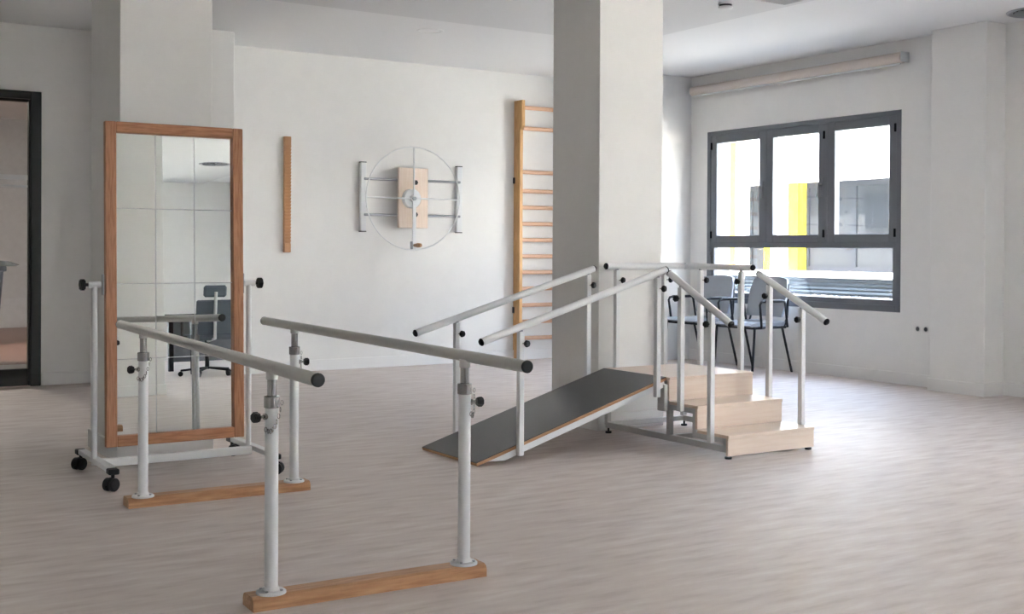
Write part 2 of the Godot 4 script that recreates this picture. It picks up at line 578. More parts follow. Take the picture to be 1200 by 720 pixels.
# ------------------------------------------------------------------ glass door and the corridor behind
func build_door() -> void:
	var d := thing("door_1", Vector3(1.43, 0, ZB), "black framed glass door with two frosted stripes", "door")
	d.set_meta("kind", "structure")
	var st := mb()
	var a := ZB - 0.06
	var b := ZB + 0.012
	mm(st, Vector3(1.885, 0, a), Vector3(1.965, 2.335, b), 0.004)
	mm(st, Vector3(0.9, 0, a), Vector3(0.98, 2.335, b), 0.004)
	mm(st, Vector3(0.98, 2.275, a), Vector3(1.885, 2.335, b), 0.004)
	obj("frame", st, M.door, d)
	st = mb()
	mm(st, Vector3(1.87, 0.006, a + 0.01), Vector3(1.884, 2.27, b - 0.008), 0.002)
	mm(st, Vector3(0.981, 0.006, a + 0.01), Vector3(1.01, 2.27, b - 0.008), 0.002)
	mm(st, Vector3(1.01, 0.006, a + 0.01), Vector3(1.87, 0.14, b - 0.008), 0.004)
	mm(st, Vector3(1.01, 2.25, a + 0.01), Vector3(1.87, 2.27, b - 0.008), 0.003)
	var leaf := obj("leaf", st, M.door, d)
	st = mb()
	mm(st, Vector3(1.01, 0.14, ZB - 0.03), Vector3(1.87, 2.25, ZB - 0.022), 0.0)
	obj("pane", st, M.glass, leaf)
	for y in [[1.633, 1.673], [1.573, 1.593]]:
		st = mb()
		mm(st, Vector3(1.012, y[0], ZB - 0.0215), Vector3(1.868, y[1], ZB - 0.021), 0.0)
		obj("frosted_stripe", st, M.frost, leaf)
	org = Vector3.ZERO
	# corridor
	var zf := -17.5
	st = mb()
	mm(st, Vector3(-1.5, -0.25, zf), Vector3(5.0, -0.005, ZB), 0.0)
	setting("floor_corridor", st, M.brick_floor, "reddish brown floor of the corridor behind the glass door", "floor")
	st = mb()
	mm(st, Vector3(0.6, -0.005, -11.9), Vector3(2.3, 0.003, ZB - 0.3), 0.0)
	tag(obj("door_mat", st, M.concrete), "light grey mat just behind the glass door", "mat")
	st = mb()
	mm(st, Vector3(-1.7, -0.2, zf - 0.2), Vector3(5.2, CEIL, zf), 0.0)
	mm(st, Vector3(-1.7, -0.2, zf), Vector3(-1.5, CEIL, ZB - 0.25), 0.0)
	mm(st, Vector3(5.0, -0.2, zf), Vector3(5.2, CEIL, ZB - 0.25), 0.0)
	setting("wall_corridor", st, M.concrete, "pale grey corridor wall seen through the glass door", "wall")
	st = mb()
	mm(st, Vector3(-1.7, CEIL, zf - 0.2), Vector3(5.2, 3.1, ZB - 0.25), 0.0)
	setting("ceiling_corridor", st, M.ceiling, "white corridor ceiling", "ceiling")
	st = mb()
	mm(st, Vector3(2.18, 0, -14.55), Vector3(2.3, CEIL, -14.4), 0.004)
	tag(obj("corridor_post", st, M.frame), "slim dark grey post in the corridor behind the glass door", "post", "", "structure")
	var lp := thing("added_corridor_lamp", Vector3(1.6, CEIL, -13.6), "unseen square panel lamp added to light the corridor", "lamp")  # added out of view so the corridor has a light source
	st = mb()
	mm(st, Vector3(1.25, CEIL - 0.03, -13.95), Vector3(1.95, CEIL, -13.25), 0.004)
	obj("housing", st, M.plastic, lp)
	var em := flat(rgb(250, 248, 240), 0.5)
	em.emission_enabled = true
	em.emission = Color(1, 0.97, 0.92)
	em.emission_energy_multiplier = 1.0
	st = mb()
	mm(st, Vector3(1.29, CEIL - 0.036, -13.91), Vector3(1.91, CEIL - 0.029, -13.29), 0.002)
	obj("diffuser", st, em, lp)
	var al := AreaLight3D.new()
	al.name = "corridor_fill_light"
	lp.add_child(al)
	al.position = Vector3(0, -0.045, 0)
	al.rotation_degrees = Vector3(-90, 0, 0)
	al.area_size = Vector2(0.6, 0.6)
	al.light_color = Color(1, 0.97, 0.92)
	al.light_energy = 0.5
	al.area_range = 12.0
	al.shadow_enabled = true
	org = Vector3.ZERO
	# wheeled bin
	var bn := thing("wheeled_bin", Vector3(1.78, 0, -12.35), "blue wheeled waste bin with a dark lid behind the glass door", "bin")
	st = mb()
	for k in 1:
		var y0 := 0.06
		var y1 := 0.92
		var p := Vector3(1.78, 0, -12.35)
		var lo := 0.2
		var hi := 0.26
		var c := [Vector3(-1, 0, -1), Vector3(1, 0, -1), Vector3(1, 0, 1), Vector3(-1, 0, 1)]
		for i in 4:
			var q: Vector3 = c[i]
			var r: Vector3 = c[(i + 1) % 4]
			face(st, [p + q * lo + Vector3.UP * y0, p + r * lo + Vector3.UP * y0, p + r * hi + Vector3.UP * y1, p + q * hi + Vector3.UP * y1], q + r)
		mm(st, p + Vector3(-lo, y0 - 0.01, -lo), p + Vector3(lo, y0, lo), 0.0)
		mm(st, p + Vector3(-hi - 0.02, y1 - 0.05, -hi - 0.02), p + Vector3(hi + 0.02, y1, hi + 0.02), 0.006)
	obj("body", st, M.bin, bn)
	st = mb()
	prism(st, Vector3(1.47, 0, -12.05), Vector3(1, 0, 0), Vector3(0, 1, 0), [Vector2(0.02, 0.92), Vector2(0.66, 0.92), Vector2(0.70, 0.935), Vector2(0.62, 0.965), Vector2(0.3, 1.0), Vector2(0.05, 0.985)], -0.6)
	obj("lid", st, M.bin_lid, bn)
	for sz in [-1.0, 1.0]:
		st = mb()
		tube(st, Vector3(1.6, 0.09, -12.35 + sz * 0.2), Vector3(1.6, 0.09, -12.35 + sz * 0.25), 0.09, 18)
		obj("wheel", st, M.rubber, bn)
	org = Vector3.ZERO

# ------------------------------------------------------------------ outside the window
func build_outside() -> void:
	var st := mb()
	mm(st, Vector3(XR2 + 0.3, 0.1, -40), Vector3(13.0, 0.42, -5.6), 0.0)
	setting("ground_yard", st, M.ground, "grey flat roof outside the window", "ground")
	st = mb()
	mm(st, Vector3(XR2 + 0.25, -0.3, -5.6), Vector3(13.8, -0.03, 22), 0.0)  # unseen pale ground, added to throw sunlight up onto the room ceiling
	setting("ground_bounce", st, M.bounce_paving, "unseen pale paved ground added to bounce sunlight up to the ceiling", "ground")
	st = mb()
	mm(st, Vector3(-25, -0.6, -40), Vector3(40, -0.3, 40), 0.0)
	setting("ground_outside", st, M.ground, "grey ground around the buildings", "ground")
	# gravel
	var stone := mb()
	var rg := RandomNumberGenerator.new()
	rg.seed = 5
	var oc := [Vector3(1, 0, 0), Vector3(0, 0, 1), Vector3(-1, 0, 0), Vector3(0, 0, -1)]
	for i in 4:
		for s in [-0.7, 0.7]:
			face(stone, [oc[i], oc[(i + 1) % 4], Vector3(0, s, 0)], oc[i] + oc[(i + 1) % 4] + Vector3(0, s, 0))
	var mmesh := MultiMesh.new()
	mmesh.transform_format = MultiMesh.TRANSFORM_3D
	mmesh.mesh = stone.commit()
	mmesh.instance_count = 3200
	for i in 3200:
		var sc := rg.randf_range(0.025, 0.06)
		var b := Basis.from_euler(Vector3(rg.randf() * 6, rg.randf() * 6, rg.randf() * 6)).scaled(Vector3(sc, sc * rg.randf_range(0.6, 1.0), sc * rg.randf_range(0.7, 1.3)))
		mmesh.set_instance_transform(i, Transform3D(b, Vector3(rg.randf_range(10.6, 12.95), 0.43 + sc * 0.3, rg.randf_range(-15.0, -8.5))))
	var gi := MultiMeshInstance3D.new()
	gi.name = "gravel"
	gi.multimesh = mmesh
	gi.material_override = M.gravel
	add_child(gi)
	tag(gi, "pale gravel lying on the flat roof outside the window", "gravel", "", "stuff")
	# low clad kerb in front of the house
	var kb := thing("clad_parapet", Vector3(13.2, 0.42, -12), "low blue grey ribbed parapet with a white coping outside the window", "parapet")
	st = mb()
	mm(st, Vector3(13.1, 0.42, -30), Vector3(13.4, 0.72, -5.6), 0.0)
	obj("core", st, M.cladding, kb)
	for i in 5:
		st = mb()
		mm(st, Vector3(13.05, 0.435 + i * 0.058, -30), Vector3(13.11, 0.475 + i * 0.058, -5.6), 0.01)
		obj("rib", st, M.cladding, kb)
	st = mb()
	mm(st, Vector3(13.0, 0.72, -30), Vector3(13.75, 0.79, -5.6), 0.01)
	obj("coping", st, M.render, kb)
	org = Vector3.ZERO
	# the house across
	var h := thing("house", Vector3(14.5, -0.3, -10), "white house with yellow window surrounds across the yard", "building")
	st = mb()
	var bays := [[-23.0, -20.6], [-18.6, -16.2], [-14.72, -14.18], [-13.45, -9.6], [-8.2, -4.6], [-2.4, 1.2], [3.4, 7.0], [9.0, 12.6]]
	var z := -30.0
	for w in bays:
		mm(st, Vector3(14.0, -0.3, z), Vector3(14.6, 3.9, w[0]), 0.0)
		mm(st, Vector3(14.0, -0.3, w[0]), Vector3(14.6, 0.79, w[1]), 0.0)
		mm(st, Vector3(14.0, 2.19, w[0]), Vector3(14.6, 3.9, w[1]), 0.0)
		z = w[1]
	mm(st, Vector3(14.0, -0.3, z), Vector3(14.6, 3.9, 22), 0.0)
	obj("wall", st, M.render, h)
	st = mb()
	mm(st, Vector3(13.8, -0.3, -30), Vector3(14.0, 0.79, 22), 0.0)
	obj("plinth", st, M.render, h)
	st = mb()
	mm(st, Vector3(13.8, 3.9, -30.2), Vector3(22, 4.1, 22.2), 0.0)
	obj("roof", st, M.ground, h)
	for w in bays:
		var s := mb()
		mm(s, Vector3(14.16, 0.79, w[0]), Vector3(14.24, 0.87, w[1]), 0.0)
		mm(s, Vector3(14.16, 2.1, w[0]), Vector3(14.24, 2.19, w[1]), 0.0)
		var nb := maxi(1, int(round((w[1] - w[0]) / 0.95)))
		for i in nb + 1:
			var zz: float = lerpf(w[0], w[1], float(i) / nb)
			mm(s, Vector3(14.155, 0.87, maxf(w[0], zz - 0.05)), Vector3(14.245, 2.1, minf(w[1], zz + 0.05)), 0.0)
		var wo := obj("window", s, M.alu, h)
		for i in nb:
			s = mb()
			var za: float = lerpf(w[0], w[1], float(i) / nb) + 0.04
			var zb: float = lerpf(w[0], w[1], float(i + 1) / nb) - 0.04
			mm(s, Vector3(14.19, 0.87, za), Vector3(14.21, 2.1, zb), 0.0)
			obj("pane", s, M.far_pane, wo)
	for zz in [[-13.67, -13.45], [-14.19, -14.08]]:
		st = mb()
		mm(st, Vector3(13.97, 0.79, zz[0]), Vector3(14.2, 2.19, zz[1]), 0.0)
		obj("window_surround", st, M.yellow, h)
	st = mb()
	mm(st, Vector3(13.8, 0.79, -15.3), Vector3(14.2, 3.9, -14.9), 0.0)
	obj("pilaster", st, M.cream, h)
	for r in [[-12.25, -11.72, 1.45, 1.98], [-11.25, -10.95, 1.3, 1.5]]:
		st = mb()
		mm(st, Vector3(14.14, r[2], r[0]), Vector3(14.188, r[3], r[1]), 0.0)
		obj("dark_panel", st, M.far_panel, h)
	org = Vector3.ZERO

# ------------------------------------------------------------------ shared fittings
func star_knob(st: SurfaceTool, at: Vector3, d: Vector3, r: float, h: float, lobes := 7) -> void:
	d = d.normalized()
	var f := frame_of(d)
	var poly := []
	var small := []
	for i in lobes * 4:
		var t := TAU * i / (lobes * 4)
		var q := r * (0.92 + 0.08 * cos(t * lobes))
		poly.append(Vector2(cos(t), sin(t)) * q)
		small.append(Vector2(cos(t), sin(t)) * q * 0.82)
	prism(st, at + d * h * 0.2, f[0], f[1], poly, h * 0.6)
	prism(st, at + d * h * 0.79, f[0], f[1], small, h * 0.21)
	prism(st, at, f[0], f[1], small, h * 0.21)

func link(st: SurfaceTool, c: Vector3, u: Vector3, v: Vector3, a: float, b: float, r: float) -> void:
	var pts := []
	for i in 10:
		var t := TAU * i / 10
		pts.append(c + u * cos(t) * a + v * sin(t) * b)
	sweep(st, pts, r, 5, true)

# ------------------------------------------------------------------ parallel bars
func build_parallel_bars() -> void:
	var t := thing("parallel_bars", Vector3(1.72, 0, -4.28), "parallel walking bars with grey rails on two wooden base beams", "parallel bars")
	var ang := 0.0313
	var bx := Vector3(cos(ang), 0, sin(ang))
	var bz := Vector3(-sin(ang), 0, cos(ang))
	for c in [Vector3(1.692, 0, -3.482), Vector3(1.757, 0, -5.128)]:
		var st := mb()
		# beam with rounded upper edges
		var w := 0.05
		var h := 0.042
		prism(st, c - bx * 0.405, bz, Vector3.UP, [Vector2(-w, 0.0), Vector2(w, 0.0), Vector2(w, h - 0.018), Vector2(w - 0.006, h - 0.006), Vector2(w - 0.018, h), Vector2(-w + 0.018, h), Vector2(-w + 0.006, h - 0.006), Vector2(-w, h - 0.018)], -0.81 if bz.cross(Vector3.UP).dot(bx) < 0 else 0.81)
		obj("base_beam", st, M.beech_x, t)
	var posts := [[Vector3(1.355, 0, -3.479), -1.0, 0.733], [Vector3(2.031, 0, -3.463), 1.0, 0.738], [Vector3(1.415, 0, -5.109), -1.0, 0.751], [Vector3(2.09, 0, -5.091), 1.0, 0.75]]
	for e in posts:
		var p: Vector3 = e[0]
		var sd: float = e[1]
		var top: float = e[2]
		var dy := top - 0.735
		var st := mb()
		tube(st, p + Vector3.UP * 0.045, p + Vector3.UP * (0.62 + dy * 0.5), 0.0208, 24)
		var po := obj("post", st, M.white, t)
		st = mb()
		lathe(st, p + Vector3.UP * 0.042, Vector3.UP, [Vector2(0.0, 0.0), Vector2(0.046, 0.0), Vector2(0.046, 0.006), Vector2(0.043, 0.009), Vector2(0.026, 0.010), Vector2(0.0235, 0.02), Vector2(0.0, 0.02)], 28)
		obj("flange", st, M.white, po)
		for i in 4:
			st = mb()
			var a := TAU * (i + 0.5) / 4
			tube(st, p + Vector3(cos(a) * 0.034, 0.05, sin(a) * 0.034), p + Vector3(cos(a) * 0.034, 0.055, sin(a) * 0.034), 0.005, 6)
			obj("screw", st, M.steel, po)
		st = mb()
		lathe(st, p + Vector3.UP * (0.612 + dy * 0.5), Vector3.UP, [Vector2(0.021, 0.0), Vector2(0.0245, 0.002), Vector2(0.0245, 0.034), Vector2(0.023, 0.037), Vector2(0.0165, 0.038)], 24)
		obj("collar", st, M.chrome, po)
		st = mb()
		tube(st, p + Vector3.UP * 0.63, p + Vector3.UP * (top - 0.026), 0.0145, 20)
		obj("inner_tube", st, M.chrome, po)
		st = mb()
		tube(st, p + Vector3.UP * (top - 0.034), p + Vector3.UP * (top - 0.008), 0.0185, 20)
		obj("saddle", st, M.rail, po)
		# clamping knob
		var kd := Vector3(sd, 0, 0.15).normalized()
		var kc := p + Vector3.UP * 0.586
		st = mb()
		tube(st, kc + kd * 0.018, kc + kd * 0.046, 0.0045, 10)
		tube(st, kc + kd * 0.018, kc + kd * 0.027, 0.010, 12)
		obj("knob_screw", st, M.chrome, po)
		st = mb()
		star_knob(st, kc + kd * 0.044, kd, 0.0175, 0.022)
		obj("knob", st, M.black, po)
		# securing chain hanging from the collar to the pin
		st = mb()
		var n := 9
		for i in n:
			var f := float(i) / (n - 1)
			var s := 0.022 + 0.008 * sin(f * PI)
			var cx := lerpf(0.024, -0.008 + 0.02 * sd, f)
			var cc := p + Vector3(cx, 0.628 - 0.085 * sin(f * PI * 0.62), s)
			if i % 2 == 0:
				link(st, cc, Vector3(1, 0, 0), Vector3.UP, 0.0042, 0.0075, 0.0014)
			else:
				link(st, cc, Vector3(0, 0, 1), Vector3.UP, 0.0042, 0.0075, 0.0014)
		obj("chain", st, M.chrome, po)
	for e in [[Vector3(1.335, 0.735, -3.085), Vector3(1.42, 0.7535, -5.5)], [Vector3(2.028, 0.739, -3.08), Vector3(2.104, 0.7505, -5.5)]]:
		var a: Vector3 = e[0]
		var b: Vector3 = e[1]
		var st := mb()
		tube(st, a, b, 0.0195, 28)
		var r := obj("rail", st, M.rail, t)
		var d := (a - b).normalized()
		for q in [[a, d], [b, -d]]:
			st = mb()
			lathe(st, q[0], q[1], [Vector2(0.0195, -0.001), Vector2(0.0200, 0.0), Vector2(0.0198, 0.006), Vector2(0.0165, 0.0085), Vector2(0.0, 0.009)], 26)
			obj("end_cap", st, M.black, r)
	org = Vector3.ZERO

# ------------------------------------------------------------------ mirror on wheels
func build_mirror() -> void:
	var t := thing("posture_mirror", Vector3(1.76, 0, -5.82), "tall wheeled posture mirror in a reddish wooden frame with grid lines", "mirror")
	var pv := Vector3(1.765, 0.925, -5.82)
	var o := Basis(Vector3(1, 0, 0), deg_to_rad(-1.5))
	var hw := 0.3385
	var y0 := -0.772
	var y1 := 0.778
	var fw := 0.052
	var st: SurfaceTool
	# frame bars
	for k in 2:
		st = mb()
		var yc := y0 + fw * 0.5 if k == 0 else y1 - fw * 0.5
		box(st, pv + o * Vector3(0, yc, 0.012), Vector3(hw * 2.0 - fw * 2.0, fw, 0.034), 0.003, o)
		obj("frame_bar", st, M.cherry_x, t)
	for s in [-1.0, 1.0]:
		st = mb()
		box(st, pv + o * Vector3(s * (hw - fw * 0.5), (y0 + y1) * 0.5, 0.012), Vector3(fw, y1 - y0, 0.034), 0.003, o)
		obj("frame_bar", st, M.cherry_y, t)
	st = mb()
	box(st, pv + o * Vector3(0, (y0 + y1) * 0.5, -0.008), Vector3(hw * 2.0 - 0.02, y1 - y0 - 0.02, 0.006), 0.0, o)
	obj("back_panel", st, M.dark, t)
	st = mb()
	box(st, pv + o * Vector3(0, (y0 + y1) * 0.5, 0.002), Vector3(hw * 2.0 - fw * 2.0 + 0.01, y1 - y0 - fw * 2.0 + 0.01, 0.008), 0.0, o)
	var gl := obj("mirror_glass", st, M.mirror, t)
	var gw := hw * 2.0 - fw * 2.0
	var gh := y1 - y0 - fw * 2.0
	for i in [1, 2]:
		st = mb()
		box(st, pv + o * Vector3(-gw * 0.5 + gw * i / 3.0, (y0 + y1) * 0.5, 0.0063), Vector3(0.0036, gh, 0.0005), 0.0, o)
		obj("grid_line", st, M.line, gl)
	for i in [1, 2, 3]:
		st = mb()
		box(st, pv + o * Vector3(0, y0 + fw + gh * i / 4.0, 0.0063), Vector3(gw, 0.0036, 0.0005), 0.0, o)
		obj("grid_line", st, M.line, gl)
	# stand
	for s in [-1.0, 1.0]:
		var ux := 1.383 if s < 0 else 2.142
		st = mb()
		tube(st, Vector3(ux, 0.07, -5.82), Vector3(ux, 0.915, -5.82), 0.0135, 16)
		var up := obj("upright", st, M.white, t)
		st = mb()
		tube(st, Vector3(ux - s * 0.026, 0.925, -5.82), Vector3(ux + s * 0.03, 0.925, -5.82), 0.0155, 16)
		obj("pivot_sleeve", st, M.white, up)
		st = mb()
		box(st, Vector3(1.765 + s * (hw + 0.006), 0.925, -5.82), Vector3(0.006, 0.1, 0.03), 0.002)
		obj("pivot_plate", st, M.steel, up)
		st = mb()
		tube(st, Vector3(ux + s * 0.028, 0.925, -5.82), Vector3(ux + s * 0.05, 0.925, -5.82), 0.008, 10)
		star_knob(st, Vector3(ux + s * 0.045, 0.925, -5.82), Vector3(s, 0, 0), 0.03, 0.024, 6)
		obj("knob", st, M.black, up)
		# foot with two castors
		var fx := 1.392 if s < 0 else 2.165
		var za := -5.545
		var zb := -6.1
		st = mb()
		bar(st, Vector3(fx, 0.092, za), Vector3(fx, 0.092, zb), 0.04, 0.025, 0.003)
		var ft := obj("foot_bar", st, M.white, t)
		for z in [za + 0.03, zb - 0.03]:
			castor(ft, Vector3(fx, 0, z), s)
	st = mb()
	bar(st, Vector3(1.412, 0.082, -5.79), Vector3(2.145, 0.082, -5.79), 0.03, 0.04, 0.003)
	obj("cross_bar", st, M.white, t)
	org = Vector3.ZERO

func castor(parent: Node, p: Vector3, s: float) -> void:
	var st := mb()
	mm(st, p + Vector3(-0.024, 0.075, -0.026), p + Vector3(0.024, 0.1, 0.026), 0.004)
	tube(st, p + Vector3(0, 0.055, 0), p + Vector3(0, 0.078, 0), 0.008, 10)
	# hood over the twin wheel
	var hood := []
	for i in 9:
		var a := PI * i / 8.0
		hood.append(Vector2(cos(a) * 0.033, 0.03 + sin(a) * 0.033))
	var turn := Basis(Vector3.UP, 0.95 * s)
	var ax := turn * Vector3(1, 0, 0)
	var fw := turn * Vector3(0, 0, 1)
	var off := fw * 0.012
	# the twin wheels trail as they last rolled
	prism(st, p + off - ax * 0.006, fw, Vector3.UP, hood, -0.012 if fw.cross(Vector3.UP).dot(ax) < 0.0 else 0.012)
	for k in [-1.0, 1.0]:
		lathe(st, p + off + ax * (k * 0.007) + Vector3.UP * 0.03, ax * k, [Vector2(0.026, 0.0), Vector2(0.03, 0.003), Vector2(0.03, 0.017), Vector2(0.026, 0.021), Vector2(0.0, 0.022)], 18)
	obj("castor", st, M.black, parent)

# ------------------------------------------------------------------ training stairs with ramp
func build_stairs() -> void:
	var t := thing("training_stairs", Vector3(4.4, 0, -5.3), "birch training steps with a black ramp and white handrails", "training stairs")
	var xa := 4.345
	var xb := 4.985
	var zf := -4.668
	var steps := [[-4.668, 0.127], [-4.912, 0.257], [-5.148, 0.39]]
	var zback := -5.755
	var st: SurfaceTool
	var th := 0.018
	for i in 3:
		var z: float = steps[i][0]
		var y: float = steps[i][1]
		var zn: float = steps[i + 1][0] if i < 2 else zback
		st = mb()
		mm(st, Vector3(xa, y - th, zn - (0.0 if i == 2 else 0.0)), Vector3(xb, y, z + 0.004), 0.002)
		obj("tread" if i < 2 else "platform_board", st, M.birch_x, t)
		var yl: float = 0.016 if i == 0 else float(steps[i - 1][1])
		st = mb()
		mm(st, Vector3(xa, yl, z - th), Vector3(xb, y - th, z), 0.002)
		obj("riser", st, M.birch_x, t)
	# side frames of welded square tube
	for s in [0, 1]:
		var x := xa + 0.022 if s == 0 else xb - 0.022
		st = mb()
		var w := 0.03
		# beam near the floor
		bar(st, Vector3(x, 0.05, zback + 0.01), Vector3(x, 0.05, zf - 0.02), w, 0.035, 0.002)
		# stepped carrier
		for i in 3:
			var z: float = steps[i][0] - th
			var y: float = steps[i][1] - th
			var zn: float = steps[i + 1][0] if i < 2 else zback
			var yl: float = 0.045 if i == 0 else steps[i - 1][1] - th - w
			bar(st, Vector3(x, y - w * 0.5, z), Vector3(x, y - w * 0.5, zn - (0.03 if i < 2 else 0.0)), w, w, 0.002)
			bar(st, Vector3(x, yl, z - w * 0.5), Vector3(x, y, z - w * 0.5), w, w, 0.002)
		for z in [-5.165, zback + 0.015]:
			bar(st, Vector3(x, 0.05, z), Vector3(x, steps[2][1] - th, z), w, w, 0.002)
		obj("side_frame", st, M.grey_paint, t)
		for z in [zf - 0.022, zback + 0.022]:
			st = mb()
			tube(st, Vector3(x, 0.01, z), Vector3(x, 0.036, z), 0.006, 10)
			tube(st, Vector3(x, 0.0, z), Vector3(x, 0.011, z), 0.019, 16)
			obj("foot", st, M.black, t)
	for z in [-5.165, zback + 0.015]:
		st = mb()
		bar(st, Vector3(xa + 0.035, 0.05, z), Vector3(xb - 0.035, 0.05, z), 0.03, 0.03, 0.002)
		obj("cross_tube", st, M.grey_paint, t)
	# ramp deck
	var za := -5.165
	var zz := -5.745
	var A := Vector3(3.1, 0.022, 0)
	var B := Vector3(4.338, 0.392, 0)
	var rd := (B - A).normalized()
	var rn := Vector3(-rd.y, rd.x, 0)
	var L := (B - A).length()
	var zc := (za + zz) * 0.5
	var ob := Basis(rd, rn, Vector3(0, 0, 1))
	st = mb()
	box(st, (A + B) * 0.5 - rn * 0.011 + Vector3(0, 0, zc), Vector3(L, 0.016, za - zz), 0.001, ob)
	var dk := obj("ramp_board", st, M.ply, t)
	st = mb()
	box(st, (A + B) * 0.5 - rn * 0.0015 + Vector3(0, 0, zc), Vector3(L, 0.003, za - zz - 0.003), 0.0005, ob)
	obj("anti_slip_deck", st, M.deck, dk)
	for z in [za - 0.018, zz + 0.018]:
		st = mb()
		# side tube with its foot end cut level with the floor
		var p0 := A + rd * 0.07 - rn * 0.02
		var p1 := A + rd * 0.16 - rn * 0.052
		var p2 := B - rd * 0.02 - rn * 0.052
		var p3 := B - rd * 0.02 - rn * 0.02
		var pts := []
		for q in [p0, p1, p2, p3]:
			pts.append(Vector2(q.x, maxf(q.y, 0.001)))
		prism(st, Vector3(0, 0, z - 0.015), Vector3(1, 0, 0), Vector3(0, 1, 0), pts, 0.03)
		obj("ramp_side_tube", st, M.white, t)
	for z in [-5.187, -5.72]:
		st = mb()
		mm(st, Vector3(4.318, 0.2, z - 0.032), Vector3(4.343, 0.35, z + 0.032), 0.003)
		obj("ramp_bracket", st, M.grey_paint, t)
	# handrails
	var zn2 := za + 0.016
	var zf2 := zz - 0.016
	# ramp, near side and far side (posts: x, foot y, top y)
	var near_a := Vector3(3.118, 0.634, zn2)
	var near_b := Vector3(4.318, 0.992, zn2)
	var far_a := Vector3(3.068, 0.643, zf2)
	var far_b := Vector3(4.272, 0.99, zf2)
	handrail(t, near_a, near_b, true)
	handrail(t, far_a, far_b, true)
	for x in [3.352, 4.258]:
		rail_post(t, Vector3(x, lerpf(0.04, 0.285, (x - 3.352) / 0.906), zn2), lerpf(near_a.y, near_b.y, (x - near_a.x) / (near_b.x - near_a.x)), Vector3(0, 0, 1), Vector3(0.35, 0, 1))
	for x in [3.325, 4.228]:
		rail_post(t, Vector3(x, lerpf(0.04, 0.285, (x - 3.325) / 0.903), zf2), lerpf(far_a.y, far_b.y, (x - far_a.x) / (far_b.x - far_a.x)), Vector3(0, 0, 1), Vector3(0.35, 0, 1))
	# platform, back side and right side
	var bk := zback - 0.018
	handrail(t, Vector3(4.375, 1.004, bk), Vector3(4.99, 1.004, bk), true)
	for x in [4.455, 4.83]:
		rail_post(t, Vector3(x, 0.28, bk), 1.004, Vector3(0, 0, 1), Vector3(0.5, 0, 1))
	var xs := xb + 0.017
	handrail(t, Vector3(xs, 1.004, -5.80), Vector3(xs, 1.0, -5.175), true)
	for z in [-5.63, -5.27]:
		rail_post(t, Vector3(xs, 0.28, z), 1.003, Vector3(1, 0, 0), Vector3(-1, 0, 0.2) if z > -5.5 else Vector3(0.3, 0, 1))
	# stairs, left and right side
	var lx := xa - 0.017
	var la := Vector3(lx, 0.972, -5.125)
	var lb := Vector3(lx, 0.717, -4.635)
	handrail(t, la, lb, true)
	for z in [-5.03, -4.785]:
		rail_post(t, Vector3(lx, 0.215 if z < -4.9 else 0.075, z), lerpf(la.y, lb.y, (z - la.z) / (lb.z - la.z)), Vector3(1, 0, 0), Vector3(-1, 0, 0.1))
	var ra := Vector3(xs, 0.97, -5.125)
	var rb := Vector3(xs, 0.713, -4.60)
	handrail(t, ra, rb, true)
	for z in [-5.035, -4.78]:
		rail_post(t, Vector3(xs, 0.215 if z < -4.9 else 0.075, z), lerpf(ra.y, rb.y, (z - ra.z) / (rb.z - ra.z)), Vector3(1, 0, 0), Vector3(-1, 0, 0.1))
	org = Vector3.ZERO

func handrail(t: Node, a: Vector3, b: Vector3, _caps: bool) -> void:
	var st := mb()
	var d := (b - a).normalized()
	tube(st, a, b, 0.0195, 20)
	var r := obj("handrail", st, M.white, t)
	for e in [[a, -d], [b, d]]:
		st = mb()
		lathe(st, e[0], e[1], [Vector2(0.0195, -0.001), Vector2(0.0198, 0.0), Vector2(0.0196, 0.005), Vector2(0.013, 0.012), Vector2(0.0, 0.014)], 18)
		obj("end_cap", st, M.rubber, r)

func rail_post(t: Node, foot: Vector3, top: float, _side: Vector3, kd: Vector3) -> void:
	var st := mb()
	mm(st, foot + Vector3(-0.0155, 0, -0.0155), Vector3(foot.x + 0.0155, top - 0.024, foot.z + 0.0155), 0.003)
	var p := obj("rail_post", st, M.white, t)
	st = mb()
	tube(st, Vector3(foot.x, top - 0.035, foot.z), Vector3(foot.x, top - 0.006, foot.z), 0.012, 12)
	obj("saddle", st, M.steel, p)
	kd = kd.normalized()
	var c := Vector3(foot.x, top - 0.085, foot.z)
	st = mb()
	tube(st, c + kd * 0.012, c + kd * 0.034, 0.004, 8)
	obj("knob_screw", st, M.chrome, p)
	st = mb()
	star_knob(st, c + kd * 0.032, kd, 0.0185, 0.02)
	obj("knob", st, M.black, p)

